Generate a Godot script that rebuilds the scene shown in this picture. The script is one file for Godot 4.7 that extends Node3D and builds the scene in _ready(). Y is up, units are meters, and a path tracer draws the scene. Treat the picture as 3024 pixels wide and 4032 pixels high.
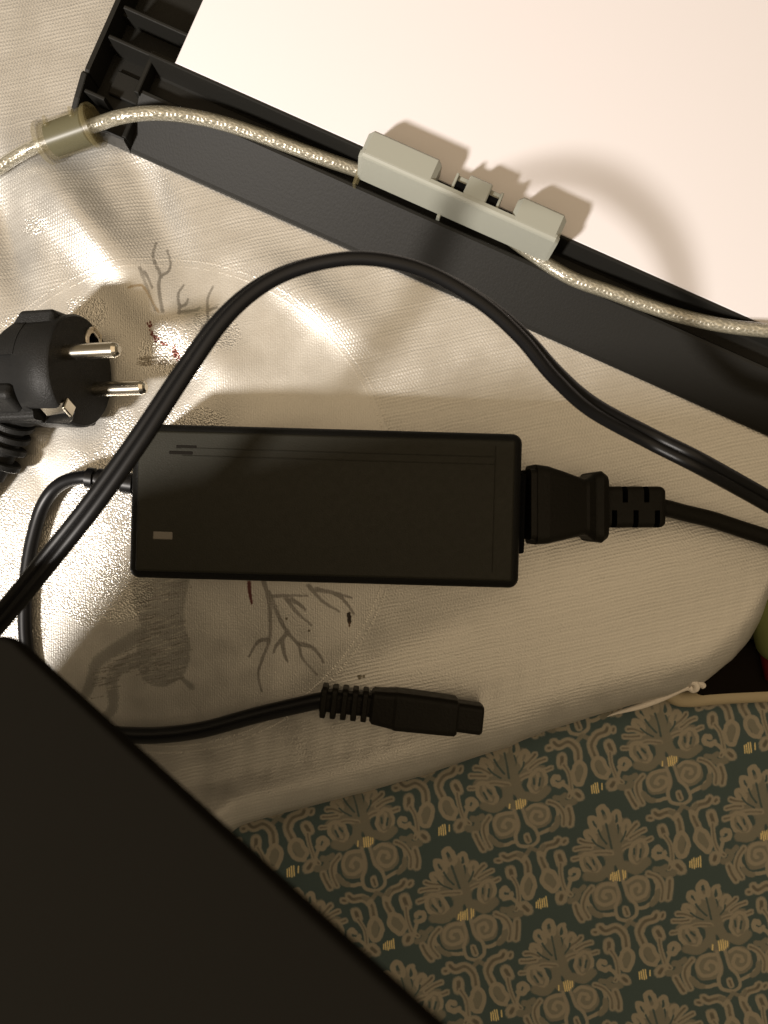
extends Node3D

# A power adapter, its cords and a mains plug on a silvery woven cloth, seen from above. Metres; y is up; one millimetre is MM.
const MM := 0.001
var taken := {}
var mats := {}


# ---------------------------------------------------------------- mesh helpers
class Shape:
	var v := PackedVector3Array()
	var n := PackedVector3Array()
	var t := PackedVector2Array()

	func tri(a: Vector3, b: Vector3, c: Vector3, na: Vector3, nb: Vector3, nc: Vector3, ta := Vector2.ZERO, tb := Vector2.ZERO, tc := Vector2.ZERO) -> void:
		var g := (b - a).cross(c - a)
		if g.length_squared() < 1e-22:
			return
		if g.dot(na + nb + nc) > 0.0:
			v.append_array([a, c, b])
			n.append_array([na, nc, nb])
			t.append_array([ta, tc, tb])
		else:
			v.append_array([a, b, c])
			n.append_array([na, nb, nc])
			t.append_array([ta, tb, tc])

	func quad(a: Vector3, b: Vector3, c: Vector3, d: Vector3, out: Vector3) -> void:
		var g := (b - a).cross(c - a)
		if g.length_squared() < 1e-22:
			g = (c - a).cross(d - a)
		g = g.normalized()
		if g.dot(out) < 0.0:
			g = -g
		tri(a, b, c, g, g, g)
		tri(a, c, d, g, g, g)

	func add(o: Shape, x := Transform3D()) -> void:
		for k in o.v.size():
			v.append(x * o.v[k])
			n.append((x.basis * o.n[k]).normalized())
			t.append(o.t[k])

	func done(tangents := false) -> ArrayMesh:
		var arrays := []
		arrays.resize(Mesh.ARRAY_MAX)
		arrays[Mesh.ARRAY_VERTEX] = v
		arrays[Mesh.ARRAY_NORMAL] = n
		arrays[Mesh.ARRAY_TEX_UV] = t
		var m := ArrayMesh.new()
		m.add_surface_from_arrays(Mesh.PRIMITIVE_TRIANGLES, arrays)
		if tangents:
			var st := SurfaceTool.new()
			st.create_from(m, 0)
			st.generate_tangents()
			m = st.commit()
		return m


# a box whose edges and corners are rounded with radius r
func rounded_box(size: Vector3, r: float, at := Vector3.ZERO, steps := 4) -> Shape:
	var s := Shape.new()
	var h := size / 2.0
	for axis in 3:
		var a := (axis + 1) % 3
		var b := (axis + 2) % 3
		var la := edge_steps(h[a], r, steps)
		var lb := edge_steps(h[b], r, steps)
		for side in [-1.0, 1.0]:
			for i in la.size() - 1:
				for j in lb.size() - 1:
					var p := []
					var q := []
					for c in [[i, j], [i + 1, j], [i + 1, j + 1], [i, j + 1]]:
						var on := Vector3.ZERO
						on[axis] = h[axis] * side
						on[a] = la[c[0]]
						on[b] = lb[c[1]]
						var inside := on.clamp(-h + Vector3.ONE * r, h - Vector3.ONE * r)
						var d := (on - inside).normalized()
						p.append(inside + d * r + at)
						q.append(d)
					s.tri(p[0], p[1], p[2], q[0], q[1], q[2])
					s.tri(p[0], p[2], p[3], q[0], q[2], q[3])
	return s


func edge_steps(h: float, r: float, steps: int) -> Array:
	var l := []
	for k in steps + 1:
		l.append(-h + r - r * tan(PI / 4.0 * (1.0 - float(k) / steps)))
	for k in steps + 1:
		l.append(h - r + r * tan(PI / 4.0 * float(k) / steps))
	return l


# a smooth curve through points
func curve_through(points: Array, per := 8) -> PackedVector3Array:
	var out := PackedVector3Array()
	for i in points.size() - 1:
		var p0: Vector3 = points[maxi(i - 1, 0)]
		var p1: Vector3 = points[i]
		var p2: Vector3 = points[i + 1]
		var p3: Vector3 = points[mini(i + 2, points.size() - 1)]
		for k in per:
			out.append(p1.cubic_interpolate(p2, p0, p3, float(k) / per))
	out.append(points[-1])
	return out


# sweeps a closed outline (points and their outward normals, in metres) along a path; turn gives its roll from 0 to 1 along the way
func sweep(path: PackedVector3Array, outline: PackedVector2Array, outward: PackedVector2Array, turn: Callable, size: Callable) -> Shape:
	var s := Shape.new()
	var rings := []
	var norms := []
	var along := 0.0
	var lengths := []
	for i in path.size():
		if i > 0:
			along += path[i].distance_to(path[i - 1])
		lengths.append(along)
		var d := (path[mini(i + 1, path.size() - 1)] - path[maxi(i - 1, 0)]).normalized()
		var side := d.cross(Vector3.UP).normalized()
		var up := side.cross(d).normalized()
		var f := float(i) / (path.size() - 1)
		var a: float = turn.call(f)
		var k: float = size.call(f)
		var e1 := side * cos(a) + up * sin(a)
		var e2 := -side * sin(a) + up * cos(a)
		var ring := PackedVector3Array()
		var norm := PackedVector3Array()
		for j in outline.size():
			ring.append(path[i] + (e1 * outline[j].x + e2 * outline[j].y) * k)
			norm.append((e1 * outward[j].x + e2 * outward[j].y).normalized())
		rings.append(ring)
		norms.append(norm)
	var c := outline.size()
	for i in path.size() - 1:
		for j in c:
			var j2 := (j + 1) % c
			var ta := Vector2(float(j) / c, lengths[i])
			var tb := Vector2(float(j + 1) / c, lengths[i])
			var tc := Vector2(float(j + 1) / c, lengths[i + 1])
			var td := Vector2(float(j) / c, lengths[i + 1])
			s.tri(rings[i][j], rings[i][j2], rings[i + 1][j2], norms[i][j], norms[i][j2], norms[i + 1][j2], ta, tb, tc)
			s.tri(rings[i][j], rings[i + 1][j2], rings[i + 1][j], norms[i][j], norms[i + 1][j2], norms[i + 1][j], ta, tc, td)
	for e in [0, path.size() - 1]:
		var out := (path[e] - path[1 if e == 0 else e - 1]).normalized()
		for j in range(1, c - 1):
			s.tri(rings[e][0], rings[e][j], rings[e][j + 1], out, out, out)
	return s


func round_outline(r: float, sides := 16) -> PackedVector2Array:
	var o := PackedVector2Array()
	for k in sides:
		o.append(Vector2.from_angle(TAU * k / sides) * r)
	return o


func tube(points: Array, r: float, per := 8, sides := 16) -> Shape:
	var o := round_outline(r, sides)
	return sweep(curve_through(points, per), o, o, func(_f): return 0.0, func(_f): return 1.0)


# turns (distance along x, radius) pairs round the x axis
func lathe(profile: Array, sides := 32) -> Shape:
	var s := Shape.new()
	for i in profile.size() - 1:
		var a: Vector2 = profile[i]
		var b: Vector2 = profile[i + 1]
		var d := b - a
		var nn := Vector2(-d.y, d.x).normalized()
		for k in sides:
			var f0 := TAU * k / sides
			var f1 := TAU * (k + 1) / sides
			var r0 := Vector3(0, cos(f0), sin(f0))
			var r1 := Vector3(0, cos(f1), sin(f1))
			var n0 := Vector3.RIGHT * nn.x + r0 * nn.y
			var n1 := Vector3.RIGHT * nn.x + r1 * nn.y
			var p := [Vector3.RIGHT * a.x + r0 * a.y, Vector3.RIGHT * a.x + r1 * a.y, Vector3.RIGHT * b.x + r1 * b.y, Vector3.RIGHT * b.x + r0 * b.y]
			s.tri(p[0], p[1], p[2], n0, n1, n1)
			s.tri(p[0], p[2], p[3], n0, n1, n0)
	return s


# skins rounded-rectangle sections [x, half width z, half height y, corner radius, offset z, offset y] along x, in mm
func loft(sections: Array) -> Shape:
	var s := Shape.new()
	var rings := []
	for q in sections:
		var ring := PackedVector3Array()
		var r: float = minf(q[3], minf(q[1], q[2]))
		for k in 4:
			var cz: float = (q[1] - r) * (1.0 if k == 0 or k == 3 else -1.0)
			var cy: float = (q[2] - r) * (1.0 if k < 2 else -1.0)
			for m in 7:
				var a := (k + m / 6.0) * PI / 2.0
				ring.append(Vector3(q[0], q[5] + cy + r * sin(a), q[4] + cz + r * cos(a)) * MM)
		rings.append(ring)
	var c: int = rings[0].size()
	for i in rings.size() - 1:
		var mid := (Vector3(sections[i][0], sections[i][5], sections[i][4]) + Vector3(sections[i + 1][0], sections[i + 1][5], sections[i + 1][4])) * MM / 2.0
		var slant: float = (sections[i][1] - sections[i + 1][1]) / maxf(0.001, sections[i + 1][0] - sections[i][0])
		for j in c:
			var j2 := (j + 1) % c
			var nrm := []
			for w in [rings[i][j], rings[i][j2], rings[i + 1][j2], rings[i + 1][j]]:
				nrm.append(w)
			var n0 := ring_normal(rings[i], j, slant)
			var n1 := ring_normal(rings[i], j2, slant)
			s.tri(nrm[0], nrm[1], nrm[2], n0, n1, n1)
			s.tri(nrm[0], nrm[2], nrm[3], n0, n1, n0)
	for e in [0, rings.size() - 1]:
		var out := Vector3(-1.0 if e == 0 else 1.0, 0, 0)
		for j in range(1, c - 1):
			s.tri(rings[e][0], rings[e][j], rings[e][j + 1], out, out, out)
	return s


func ring_normal(ring: PackedVector3Array, j: int, slant: float) -> Vector3:
	var c := ring.size()
	var a := ring[(j + 1) % c]
	var k := j + 1
	while a.distance_squared_to(ring[j]) < 1e-14:
		k += 1
		a = ring[k % c]
	var b := ring[(j + c - 1) % c]
	k = j + c - 1
	while b.distance_squared_to(ring[j]) < 1e-14:
		k -= 1
		b = ring[k % c]
	var d := a - b
	var out := Vector3(0, d.z, -d.y).normalized()
	var middle := Vector3.ZERO
	for p in ring:
		middle += p / c
	if out.dot(ring[j] - middle) < 0.0:
		out = -out
	return (out + Vector3.RIGHT * clampf(slant, -1.5, 1.5)).normalized()


# a flat polygon (x, z in mm) with thickness between two heights and a small chamfer at its upper edge
func prism(poly: Array, low: float, high: float, chamfer := 0.4) -> Shape:
	var s := Shape.new()
	var flat := PackedVector2Array()
	for p in poly:
		flat.append(Vector2(p[0], p[1]))
	var inner := PackedVector2Array()
	var c := flat.size()
	var middle := Vector2.ZERO
	for p in flat:
		middle += p / c
	for k in c:
		var d0 := (flat[k] - flat[(k + c - 1) % c]).normalized()
		var d1 := (flat[(k + 1) % c] - flat[k]).normalized()
		var m := Vector2(-d0.y, d0.x) + Vector2(-d1.y, d1.x)
		if m.dot(middle - flat[k]) < 0.0:
			m = -m
		inner.append(flat[k] + m * (chamfer / maxf(0.3, m.length_squared() / 2.0)))
	for k in c:
		var k2 := (k + 1) % c
		var e := flat[k2] - flat[k]
		var o2 := Vector2(e.y, -e.x).normalized()
		if o2.dot(flat[k] - middle) < 0.0:
			o2 = -o2
		var out := Vector3(o2.x, 0, o2.y)
		var a := lift(flat[k], low)
		var b := lift(flat[k2], low)
		var a1 := lift(flat[k], high - chamfer)
		var b1 := lift(flat[k2], high - chamfer)
		s.quad(a, b, b1, a1, out)
		s.quad(a1, b1, lift(inner[k2], high), lift(inner[k], high), out + Vector3.UP)
	var idx := Geometry2D.triangulate_polygon(inner)
	for k in range(0, idx.size(), 3):
		s.tri(lift(inner[idx[k]], high), lift(inner[idx[k + 1]], high), lift(inner[idx[k + 2]], high), Vector3.UP, Vector3.UP, Vector3.UP)
	idx = Geometry2D.triangulate_polygon(flat)
	for k in range(0, idx.size(), 3):
		s.tri(lift(flat[idx[k]], low), lift(flat[idx[k + 1]], low), lift(flat[idx[k + 2]], low), Vector3.DOWN, Vector3.DOWN, Vector3.DOWN)
	return s


func lift(p: Vector2, y: float) -> Vector3:
	return Vector3(p.x, y, p.y) * MM


# ---------------------------------------------------------------- scene helpers
func numbered(called: String) -> String:
	taken[called] = taken.get(called, -1) + 1
	return called if taken[called] == 0 else "%s_%03d" % [called, taken[called]]


func thing(called: String, label: String, category: String, at := Vector3.ZERO) -> Node3D:
	var o := Node3D.new()
	o.name = numbered(called)
	add_child(o)
	o.position = at
	tag(o, label, category)
	return o


func tag(o: Node3D, label: String, category: String) -> Node3D:
	o.set_meta("label", label)
	o.set_meta("category", category)
	return o


func obj(called: String, s: Shape, m: Material, parent: Node3D = self, tangents := false) -> MeshInstance3D:
	var o := MeshInstance3D.new()
	o.name = called if parent != self else numbered(called)
	o.mesh = s.done(tangents)
	o.material_override = m
	o.cast_shadow = GeometryInstance3D.SHADOW_CASTING_SETTING_ON
	parent.add_child(o, true)
	return o


func plain(called: String, c: Color, rough: float, spec := 0.5, metal := 0.0) -> StandardMaterial3D:
	var m := StandardMaterial3D.new()
	m.resource_name = called
	m.albedo_color = c
	m.roughness = rough
	m.metallic_specular = spec
	m.metallic = metal
	mats[called] = m
	return m


# fine grain in gloss and relief, so that a moulded surface is not perfectly even
func smooth_grain(m: StandardMaterial3D, seed_: int) -> void:
	var gloss := m.roughness
	grained(m, 0.15, 0.4, seed_, 25.0)
	m.roughness_texture = null
	m.roughness = gloss


func grained(m: StandardMaterial3D, frequency: float, relief: float, seed_: int, uv := 40.0) -> StandardMaterial3D:
	var noise := FastNoiseLite.new()
	noise.seed = seed_
	noise.frequency = frequency
	noise.fractal_octaves = 4
	var nt := NoiseTexture2D.new()
	nt.width = 256
	nt.height = 256
	nt.seamless = true
	nt.noise = noise
	nt.as_normal_map = true
	nt.bump_strength = relief
	m.normal_enabled = true
	m.normal_texture = nt
	m.normal_scale = 0.6
	m.uv1_triplanar = true
	m.uv1_world_triplanar = true
	m.uv1_scale = Vector3.ONE * uv
	var wear := NoiseTexture2D.new()
	var low := FastNoiseLite.new()
	low.seed = seed_ + 50
	low.frequency = 0.02
	low.fractal_octaves = 5
	wear.width = 256
	wear.height = 256
	wear.seamless = true
	wear.noise = low
	var ramp := Gradient.new()
	ramp.set_color(0, Color.WHITE * (m.roughness - 0.05))
	ramp.set_color(1, Color.WHITE * (m.roughness + 0.07))
	wear.color_ramp = ramp
	m.roughness_texture = wear
	m.roughness = 1.0
	return m


func _ready() -> void:
	seed(7)
	camera_and_light()
	materials()
	cloths()
	tray_and_sheet()
	clip()
	adapter()
	mains_cord()
	connector_cord()
	plug()
	black_cable()
	clear_cable()
	dark_case()
	right_margin()


func camera_and_light() -> void:
	var cam := Camera3D.new()
	cam.name = "camera"
	cam.position = Vector3(0, 0.3, 0)
	cam.rotation_degrees = Vector3(-90, 0, 0)
	cam.fov = 62.0
	cam.near = 0.01
	cam.far = 20.0
	var lens := CameraAttributesPhysical.new()
	lens.frustum_focal_length = 19.97
	lens.frustum_focus_distance = 0.285
	lens.frustum_near = 0.01
	lens.frustum_far = 20.0
	lens.exposure_aperture = 10.0
	cam.attributes = lens
	add_child(cam)
	cam.fov = 62.0
	cam.current = true
	var we := WorldEnvironment.new()
	we.name = "environment"
	var e := Environment.new()
	e.background_mode = Environment.BG_COLOR
	e.background_color = Color(0.14, 0.11, 0.07).linear_to_srgb()
	e.background_energy_multiplier = 1.0
	e.tonemap_mode = Environment.TONE_MAPPER_LINEAR
	e.tonemap_exposure = 1.0
	e.sdfgi_enabled = true
	e.ssao_enabled = true
	e.ssil_enabled = true
	we.environment = e
	add_child(we)
	var lamp := OmniLight3D.new()
	lamp.name = "table_lamp_light"
	lamp.position = Vector3(-0.47, 0.55, 0.28)
	lamp.light_color = Color(1.0, 0.968, 0.935)
	lamp.light_energy = 1.05
	lamp.light_size = 0.041
	lamp.omni_range = 6.0
	lamp.omni_attenuation = 2.0
	lamp.shadow_enabled = true
	add_child(lamp)
	# what the ceiling of the room sends back
	var above := AreaLight3D.new()
	above.name = "ceiling_light"
	above.area_size = Vector2(3.0, 3.0)
	above.position = Vector3(0.2, 1.8, -0.1)
	above.rotation_degrees = Vector3(-90, 0, 0)
	above.light_color = Color(1.0, 0.885, 0.725)
	above.light_energy = 2.3
	above.area_normalize_energy = true
	above.area_range = 8.0
	above.shadow_enabled = true
	add_child(above)


func materials() -> void:
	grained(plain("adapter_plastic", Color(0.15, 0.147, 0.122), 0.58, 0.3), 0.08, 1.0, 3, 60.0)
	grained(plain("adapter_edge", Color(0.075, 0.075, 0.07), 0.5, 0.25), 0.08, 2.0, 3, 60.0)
	grained(plain("black_rubber", Color(0.095, 0.088, 0.07), 0.5, 0.25), 0.06, 2.0, 4, 50.0)
	plain("cable_rubber", Color(0.045, 0.045, 0.05), 0.40, 0.38)
	grained(plain("plug_rubber", Color(0.12, 0.12, 0.118), 0.5, 0.3), 0.1, 3.0, 5, 60.0)
	plain("smudge", Color(0.085, 0.075, 0.06), 0.75, 0.2)
	plain("slot_black", Color(0.03, 0.03, 0.03), 0.9, 0.2)
	smooth_grain(plain("tray_plastic", Color(0.125, 0.122, 0.112), 0.5, 0.25), 6)
	plain("sheet_white", Color(0.87, 0.855, 0.865), 0.75, 0.3)
	plain("clip_plastic", Color(0.575, 0.58, 0.54), 0.45, 0.45)
	plain("nickel", Color(0.90, 0.87, 0.81), 0.22, 0.5, 1.0)
	var matte := plain("case_matte", Color(0.078, 0.070, 0.054), 0.95, 0.06)
	grained(matte, 0.15, 1.0, 9, 70.0)
	matte.rim_enabled = true
	matte.rim = 0.06
	matte.rim_tint = 0.5
	plain("led_window", Color(0.42, 0.40, 0.37), 0.4)
	plain("cream_cord", Color(0.66, 0.61, 0.50), 0.7)
	plain("green_fabric", Color(0.40, 0.42, 0.26), 0.95, 0.1)
	plain("red_fabric", Color(0.26, 0.045, 0.04), 0.8, 0.2)
	plain("black_fabric", Color(0.08, 0.065, 0.05), 0.95, 0.1)
	plain("hem_white", Color(0.86, 0.83, 0.79), 0.7)
	plain("ferrite", Color(0.26, 0.275, 0.24), 0.75, 0.2)
	clear_materials()


func clear_materials() -> void:
	var braid := plain("braid", Color(0.62, 0.58, 0.47), 0.32, 0.6, 0.55)
	var noise := FastNoiseLite.new()
	noise.seed = 21
	noise.noise_type = FastNoiseLite.TYPE_CELLULAR
	noise.frequency = 0.05
	noise.fractal_type = FastNoiseLite.FRACTAL_NONE
	var im := noise.get_image(256, 256)
	im.convert(Image.FORMAT_L8)
	var ramp := Image.create(256, 256, false, Image.FORMAT_RGB8)
	for y in 256:
		for x in 256:
			var k := im.get_pixel(x, y).r
			var twist := 0.5 + 0.5 * sin((x * 4.0 + y * 3.0) * TAU / 256.0 * 2.0)
			var c := lerpf(0.32, 0.80, clampf(k * 0.9 + 0.25 * twist, 0.0, 1.0))
			ramp.set_pixel(x, y, Color(c, c * 0.97, c * 0.89))
	braid.albedo_color = Color.WHITE
	braid.albedo_texture = ImageTexture.create_from_image(ramp)
	braid.uv1_scale = Vector3(1.0, 60.0, 1.0)
	var bump: Image = im.duplicate()
	bump.convert(Image.FORMAT_RGBA8)
	bump.bump_map_to_normal_map(6.0)
	braid.normal_enabled = true
	braid.normal_texture = ImageTexture.create_from_image(bump)
	var jacket := plain("clear_jacket", Color(0.95, 0.92, 0.80, 0.12), 0.12)
	jacket.transparency = BaseMaterial3D.TRANSPARENCY_ALPHA
	var shell := plain("clear_shell", Color(0.56, 0.52, 0.38, 0.27), 0.3)
	shell.transparency = BaseMaterial3D.TRANSPARENCY_ALPHA


# ---------------------------------------------------------------- the two cloths
# cloth textures cover a sheet of 331 x 340 mm at 0.224 mm a texel; drawings on them are given in tenths of a millimetre-like units of 1/11.18 mm
const TEX_W := 1480
const TEX_H := 1520
const UNIT := 11.18
const TEX_X := -300.0
const TEX_Y := -300.0
const TEX_K := 0.4


func stamp(im: Image, at: Vector2, r: float, c: Color, mix: float, rng: RandomNumberGenerator, ragged := 0.25) -> void:
	var w := im.get_width()
	var h := im.get_height()
	for y in range(int(at.y - r - 1), int(at.y + r + 2)):
		for x in range(int(at.x - r - 1), int(at.x + r + 2)):
			var d := Vector2(x, y).distance_to(at) / r
			if d < 1.0 + rng.randf_range(-ragged, ragged):
				var px := posmod(x, w)
				var py := posmod(y, h)
				im.set_pixel(px, py, im.get_pixel(px, py).lerp(c, mix))


func thread(im: Image, points: Array, w0: float, w1: float, c: Color, rng: RandomNumberGenerator, mix := 0.55) -> void:
	var p := PackedVector3Array()
	for q in points:
		p.append(Vector3(q[0], q[1], 0))
	var path := curve_through(Array(p), 12)
	var last := Vector2(-1e9, 0)
	for k in path.size():
		var f := float(k) / (path.size() - 1)
		var at := (Vector2(path[k].x, path[k].y) - Vector2(TEX_X, TEX_Y)) * TEX_K
		var r := lerpf(w0, w1, f) * TEX_K / 2.0
		if at.distance_to(last) > r * 0.5:
			stamp(im, at, r, c, mix, rng)
			last = at


func zoomed(points: Array, x0: float, y0: float, k: float) -> Array:
	var out := []
	for p in points:
		out.append([x0 + p[0] / k, y0 + p[1] / k])
	return out


func roundel(x: float, y: float) -> float:
	return Vector2((x - 650.0) / 915.0, (y - 1990.0) / 960.0).length()


func cloth_textures() -> Array:
	var rng := RandomNumberGenerator.new()
	rng.seed = 11
	var n1 := FastNoiseLite.new()
	n1.seed = 2
	n1.frequency = 0.012
	n1.fractal_octaves = 3
	var n2 := FastNoiseLite.new()
	n2.seed = 5
	n2.frequency = 0.28
	n2.fractal_octaves = 2
	var broad := n1.get_image(TEX_W, TEX_H).get_data()
	var fine := n2.get_image(TEX_W, TEX_H).get_data()
	var step := maxi(1, broad.size() / (TEX_W * TEX_H))
	var bump := PackedByteArray()
	bump.resize(TEX_W * TEX_H)
	var rough := PackedByteArray()
	rough.resize(TEX_W * TEX_H)
	var color := PackedByteArray()
	color.resize(TEX_W * TEX_H * 3)
	# patches woven in loose silver thread: centre, radii
	var silver := [[640, 1800, 330, 190], [60, 2260, 190, 330], [390, 2300, 190, 170], [690, 1390, 130, 120], [840, 1330, 100, 90], [330, 1230, 90, 70], [60, 1330, 120, 90], [420, 2000, 160, 190], [130, 890, 60, 30]]
	for y in TEX_H:
		var sy := TEX_Y + y / TEX_K
		for x in TEX_W:
			var sx := TEX_X + x / TEX_K
			var i := y * TEX_W + x
			var b := broad[i * step] / 255.0
			var f := fine[i * step] / 255.0
			var ring := roundel(sx, sy)
			var tone := 0.755 + (b - 0.5) * 0.07 + (f - 0.5) * 0.06
			var gloss := 0.40 + (b - 0.5) * 0.18
			var hgt := 0.5 + (f - 0.5) * 0.22
			if ring > 1.0:
				var across := sx * 0.22 + sy * 0.975 + (b - 0.5) * 8.0
				var along := sx * 0.975 - sy * 0.22
				var row := sin(across * TAU / 14.0)
				var dot := sin(along * TAU / 12.0 + floorf(across / 14.0) * PI)
				var strength := clampf(0.35 + 1.3 * (b - 0.3), 0.15, 1.0)
				var fade := clampf(1.25 - (sy - 900.0) / 1500.0, 0.12, 1.0)
				var streak := sin(across * 0.21 + 2.0 * b) * sin(across * 0.083 + 1.0) + 0.6 * sin(across * 0.37 + 3.0 * b)
				hgt += row * 0.08 * strength + dot * 0.10 * fade + streak * 0.025
				tone += row * 0.022 * strength + dot * 0.030 * fade - 0.015 + streak * 0.010
				gloss += -0.05 * row
			else:
				hgt += 0.04 * sin(sx * TAU / 9.0)
			var glint := 0.0
			for q in silver:
				var d := Vector2((sx - q[0]) / q[2], (sy - q[1]) / q[3]).length_squared()
				if d < 1.3:
					glint = maxf(glint, clampf((1.3 - d) * 2.0 + (b - 0.5) * 3.0, 0.0, 1.0))
			if glint > 0.0:
				hgt += glint * (f - 0.5) * 0.85
				gloss -= glint * 0.11
				tone += glint * ((f - 0.5) * 0.30 + 0.02)
			bump[i] = int(clampf(hgt, 0.0, 1.0) * 255.0)
			rough[i] = int(clampf(gloss, 0.15, 1.0) * 255.0)
			color[i * 3] = int(clampf(tone * 1.005, 0.0, 1.0) * 255.0)
			color[i * 3 + 1] = int(clampf(tone * 0.99, 0.0, 1.0) * 255.0)
			color[i * 3 + 2] = int(clampf(tone * 0.955, 0.0, 1.0) * 255.0)
	var ci := Image.create_from_data(TEX_W, TEX_H, false, Image.FORMAT_RGB8, color)
	var hi := Image.create_from_data(TEX_W, TEX_H, false, Image.FORMAT_L8, bump)
	var ri := Image.create_from_data(TEX_W, TEX_H, false, Image.FORMAT_L8, rough)
	woven_drawing(ci, hi, rng)
	hi.convert(Image.FORMAT_RGBA8)
	hi.bump_map_to_normal_map(3.0)
	return [ImageTexture.create_from_image(ci), ImageTexture.create_from_image(hi), ImageTexture.create_from_image(ri)]


func woven_drawing(ci: Image, hi: Image, rng: RandomNumberGenerator) -> void:
	var grey := Color(0.50, 0.487, 0.465)
	# branches above the adapter
	for s in [
		[[370, 340], [340, 500], [370, 620], [430, 740], [450, 800]], [[510, 430], [560, 600], [540, 720], [450, 800], [430, 930], [450, 1080], [490, 1280]],
		[[740, 900], [680, 1010], [680, 1110], [700, 1200], [700, 1290]], [[800, 1090], [780, 1160], [710, 1200]], [[950, 1200], [900, 1240], [720, 1270]],
		[[1120, 920], [1060, 1050], [1050, 1150], [1060, 1300], [1060, 1400], [980, 1500]], [[1180, 1190], [1060, 1240]], [[390, 1250], [300, 1000], [190, 700]], [[350, 960], [280, 800], [240, 750]],
	]:
		thread(ci, zoomed(s, 500, 850, 3.318), 9.0, 15.0, grey, rng, 0.5)
	thread(ci, zoomed([[40, 960], [200, 930], [260, 980], [430, 1270]], 500, 850, 3.318), 10, 12, Color(0.60, 0.54, 0.44), rng, 0.5)
	for k in 60:
		var a := Vector2(rng.randf_range(535, 700), rng.randf_range(1405, 1440))
		thread(ci, [[a.x, a.y], [a.x + rng.randf_range(15, 40), a.y - rng.randf_range(2, 7)]], 4, 5, Color(0.46, 0.43, 0.38), rng, 0.5)
	for k in 40:
		var a := Vector2(rng.randf_range(720, 850), rng.randf_range(1190, 1330))
		thread(ci, [[a.x, a.y], [a.x + rng.randf_range(12, 30), a.y - rng.randf_range(2, 6)]], 4, 5, Color(0.60, 0.60, 0.57), rng, 0.4)
	var red := Color(0.33, 0.12, 0.08)
	for s in [[[290, 1400], [350, 1540], [420, 1640], [530, 1690]], [[610, 1730], [640, 1800], [680, 1870]]]:
		var z := zoomed(s, 500, 850, 3.318)
		for k in 26:
			var f := k / 25.0 * (z.size() - 1)
			var i := mini(int(f), z.size() - 2)
			var p := Vector2(z[i][0], z[i][1]).lerp(Vector2(z[i + 1][0], z[i + 1][1]), f - i)
			p += Vector2(rng.randf_range(-8, 8), rng.randf_range(-8, 8))
			stamp(ci, (p - Vector2(TEX_X, TEX_Y)) * TEX_K, 1.7, red, 0.85, rng, 0.4)
	# branches below the adapter
	for s in [
		[[185, 40], [215, 140], [225, 250], [220, 370], [180, 480], [160, 560], [180, 650]], [[220, 370], [160, 380], [110, 460]], [[215, 110], [280, 260], [320, 330], [380, 400], [400, 470], [480, 560]],
		[[320, 330], [260, 400], [245, 440]], [[290, 370], [300, 440], [320, 490]], [[380, 390], [450, 410], [490, 450], [515, 495]], [[210, 135], [300, 130], [430, 130]],
		[[310, 140], [370, 220], [450, 290]], [[340, 150], [400, 190], [415, 210]], [[430, 70], [510, 160], [600, 215]], [[470, 95], [580, 120], [640, 170], [680, 230]], [[580, 120], [670, 140]],
	]:
		var z := zoomed(s, 900, 2250, 1.3825)
		z.reverse()
		thread(ci, z, 9.0, 20.0, grey, rng, 0.6)
	thread(ci, zoomed([[110, 60], [115, 120], [125, 175]], 900, 2250, 1.3825), 16, 8, Color(0.34, 0.16, 0.15), rng, 0.9)
	thread(ci, zoomed([[653, 230], [656, 255], [656, 275]], 900, 2250, 1.3825), 16, 14, Color(0.12, 0.08, 0.04), rng, 1.0)
	thread(ci, zoomed([[655, 275], [656, 300]], 900, 2250, 1.3825), 8, 5, Color(0.3, 0.22, 0.14), rng, 0.8)
	for d in [[437, 320, 5], [712, 572, 11], [735, 568, 7], [313, 255, 6]]:
		stamp(ci, (Vector2(900 + d[0] / 1.3825, 2250 + d[1] / 1.3825) - Vector2(TEX_X, TEX_Y)) * TEX_K, d[2] * TEX_K / 1.2, Color(0.3, 0.27, 0.2), 0.8, rng)
	# the deer: body, hind legs and tail in hatched grey thread
	var outline := PackedVector2Array()
	for p in zoomed([[860, 120], [1235, 120], [1200, 300], [1200, 430], [1240, 560], [1235, 660], [1210, 740], [1160, 790], [1080, 835], [1000, 830], [930, 785], [890, 690], [900, 560], [930, 440], [880, 330]], 0, 2200, 1.659):
		outline.append(Vector2(p[0], p[1]))
	var shade := Color(0.585, 0.578, 0.555)
	for y in range(2270, 2710, 2):
		for x in range(500, 760, 2):
			if Geometry2D.is_point_in_polygon(Vector2(x + rng.randf_range(-5, 5), y + rng.randf_range(-3, 3)), outline):
				stamp(ci, (Vector2(x, y) - Vector2(TEX_X, TEX_Y)) * TEX_K, 0.9, shade, 0.36, rng)
	for leg in [[[940, 480], [840, 540], [720, 610], [630, 680], [600, 780], [560, 880], [500, 960]], [[930, 650], [830, 680], [760, 730], [725, 800], [740, 920], [720, 1000], [640, 1060]]]:
		thread(ci, zoomed(leg, 0, 2200, 1.659), 62, 34, shade, rng, 0.55)
	thread(ci, zoomed([[1160, 750], [1210, 800], [1255, 840]], 0, 2200, 1.659), 16, 24, shade, rng, 0.6)
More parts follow.
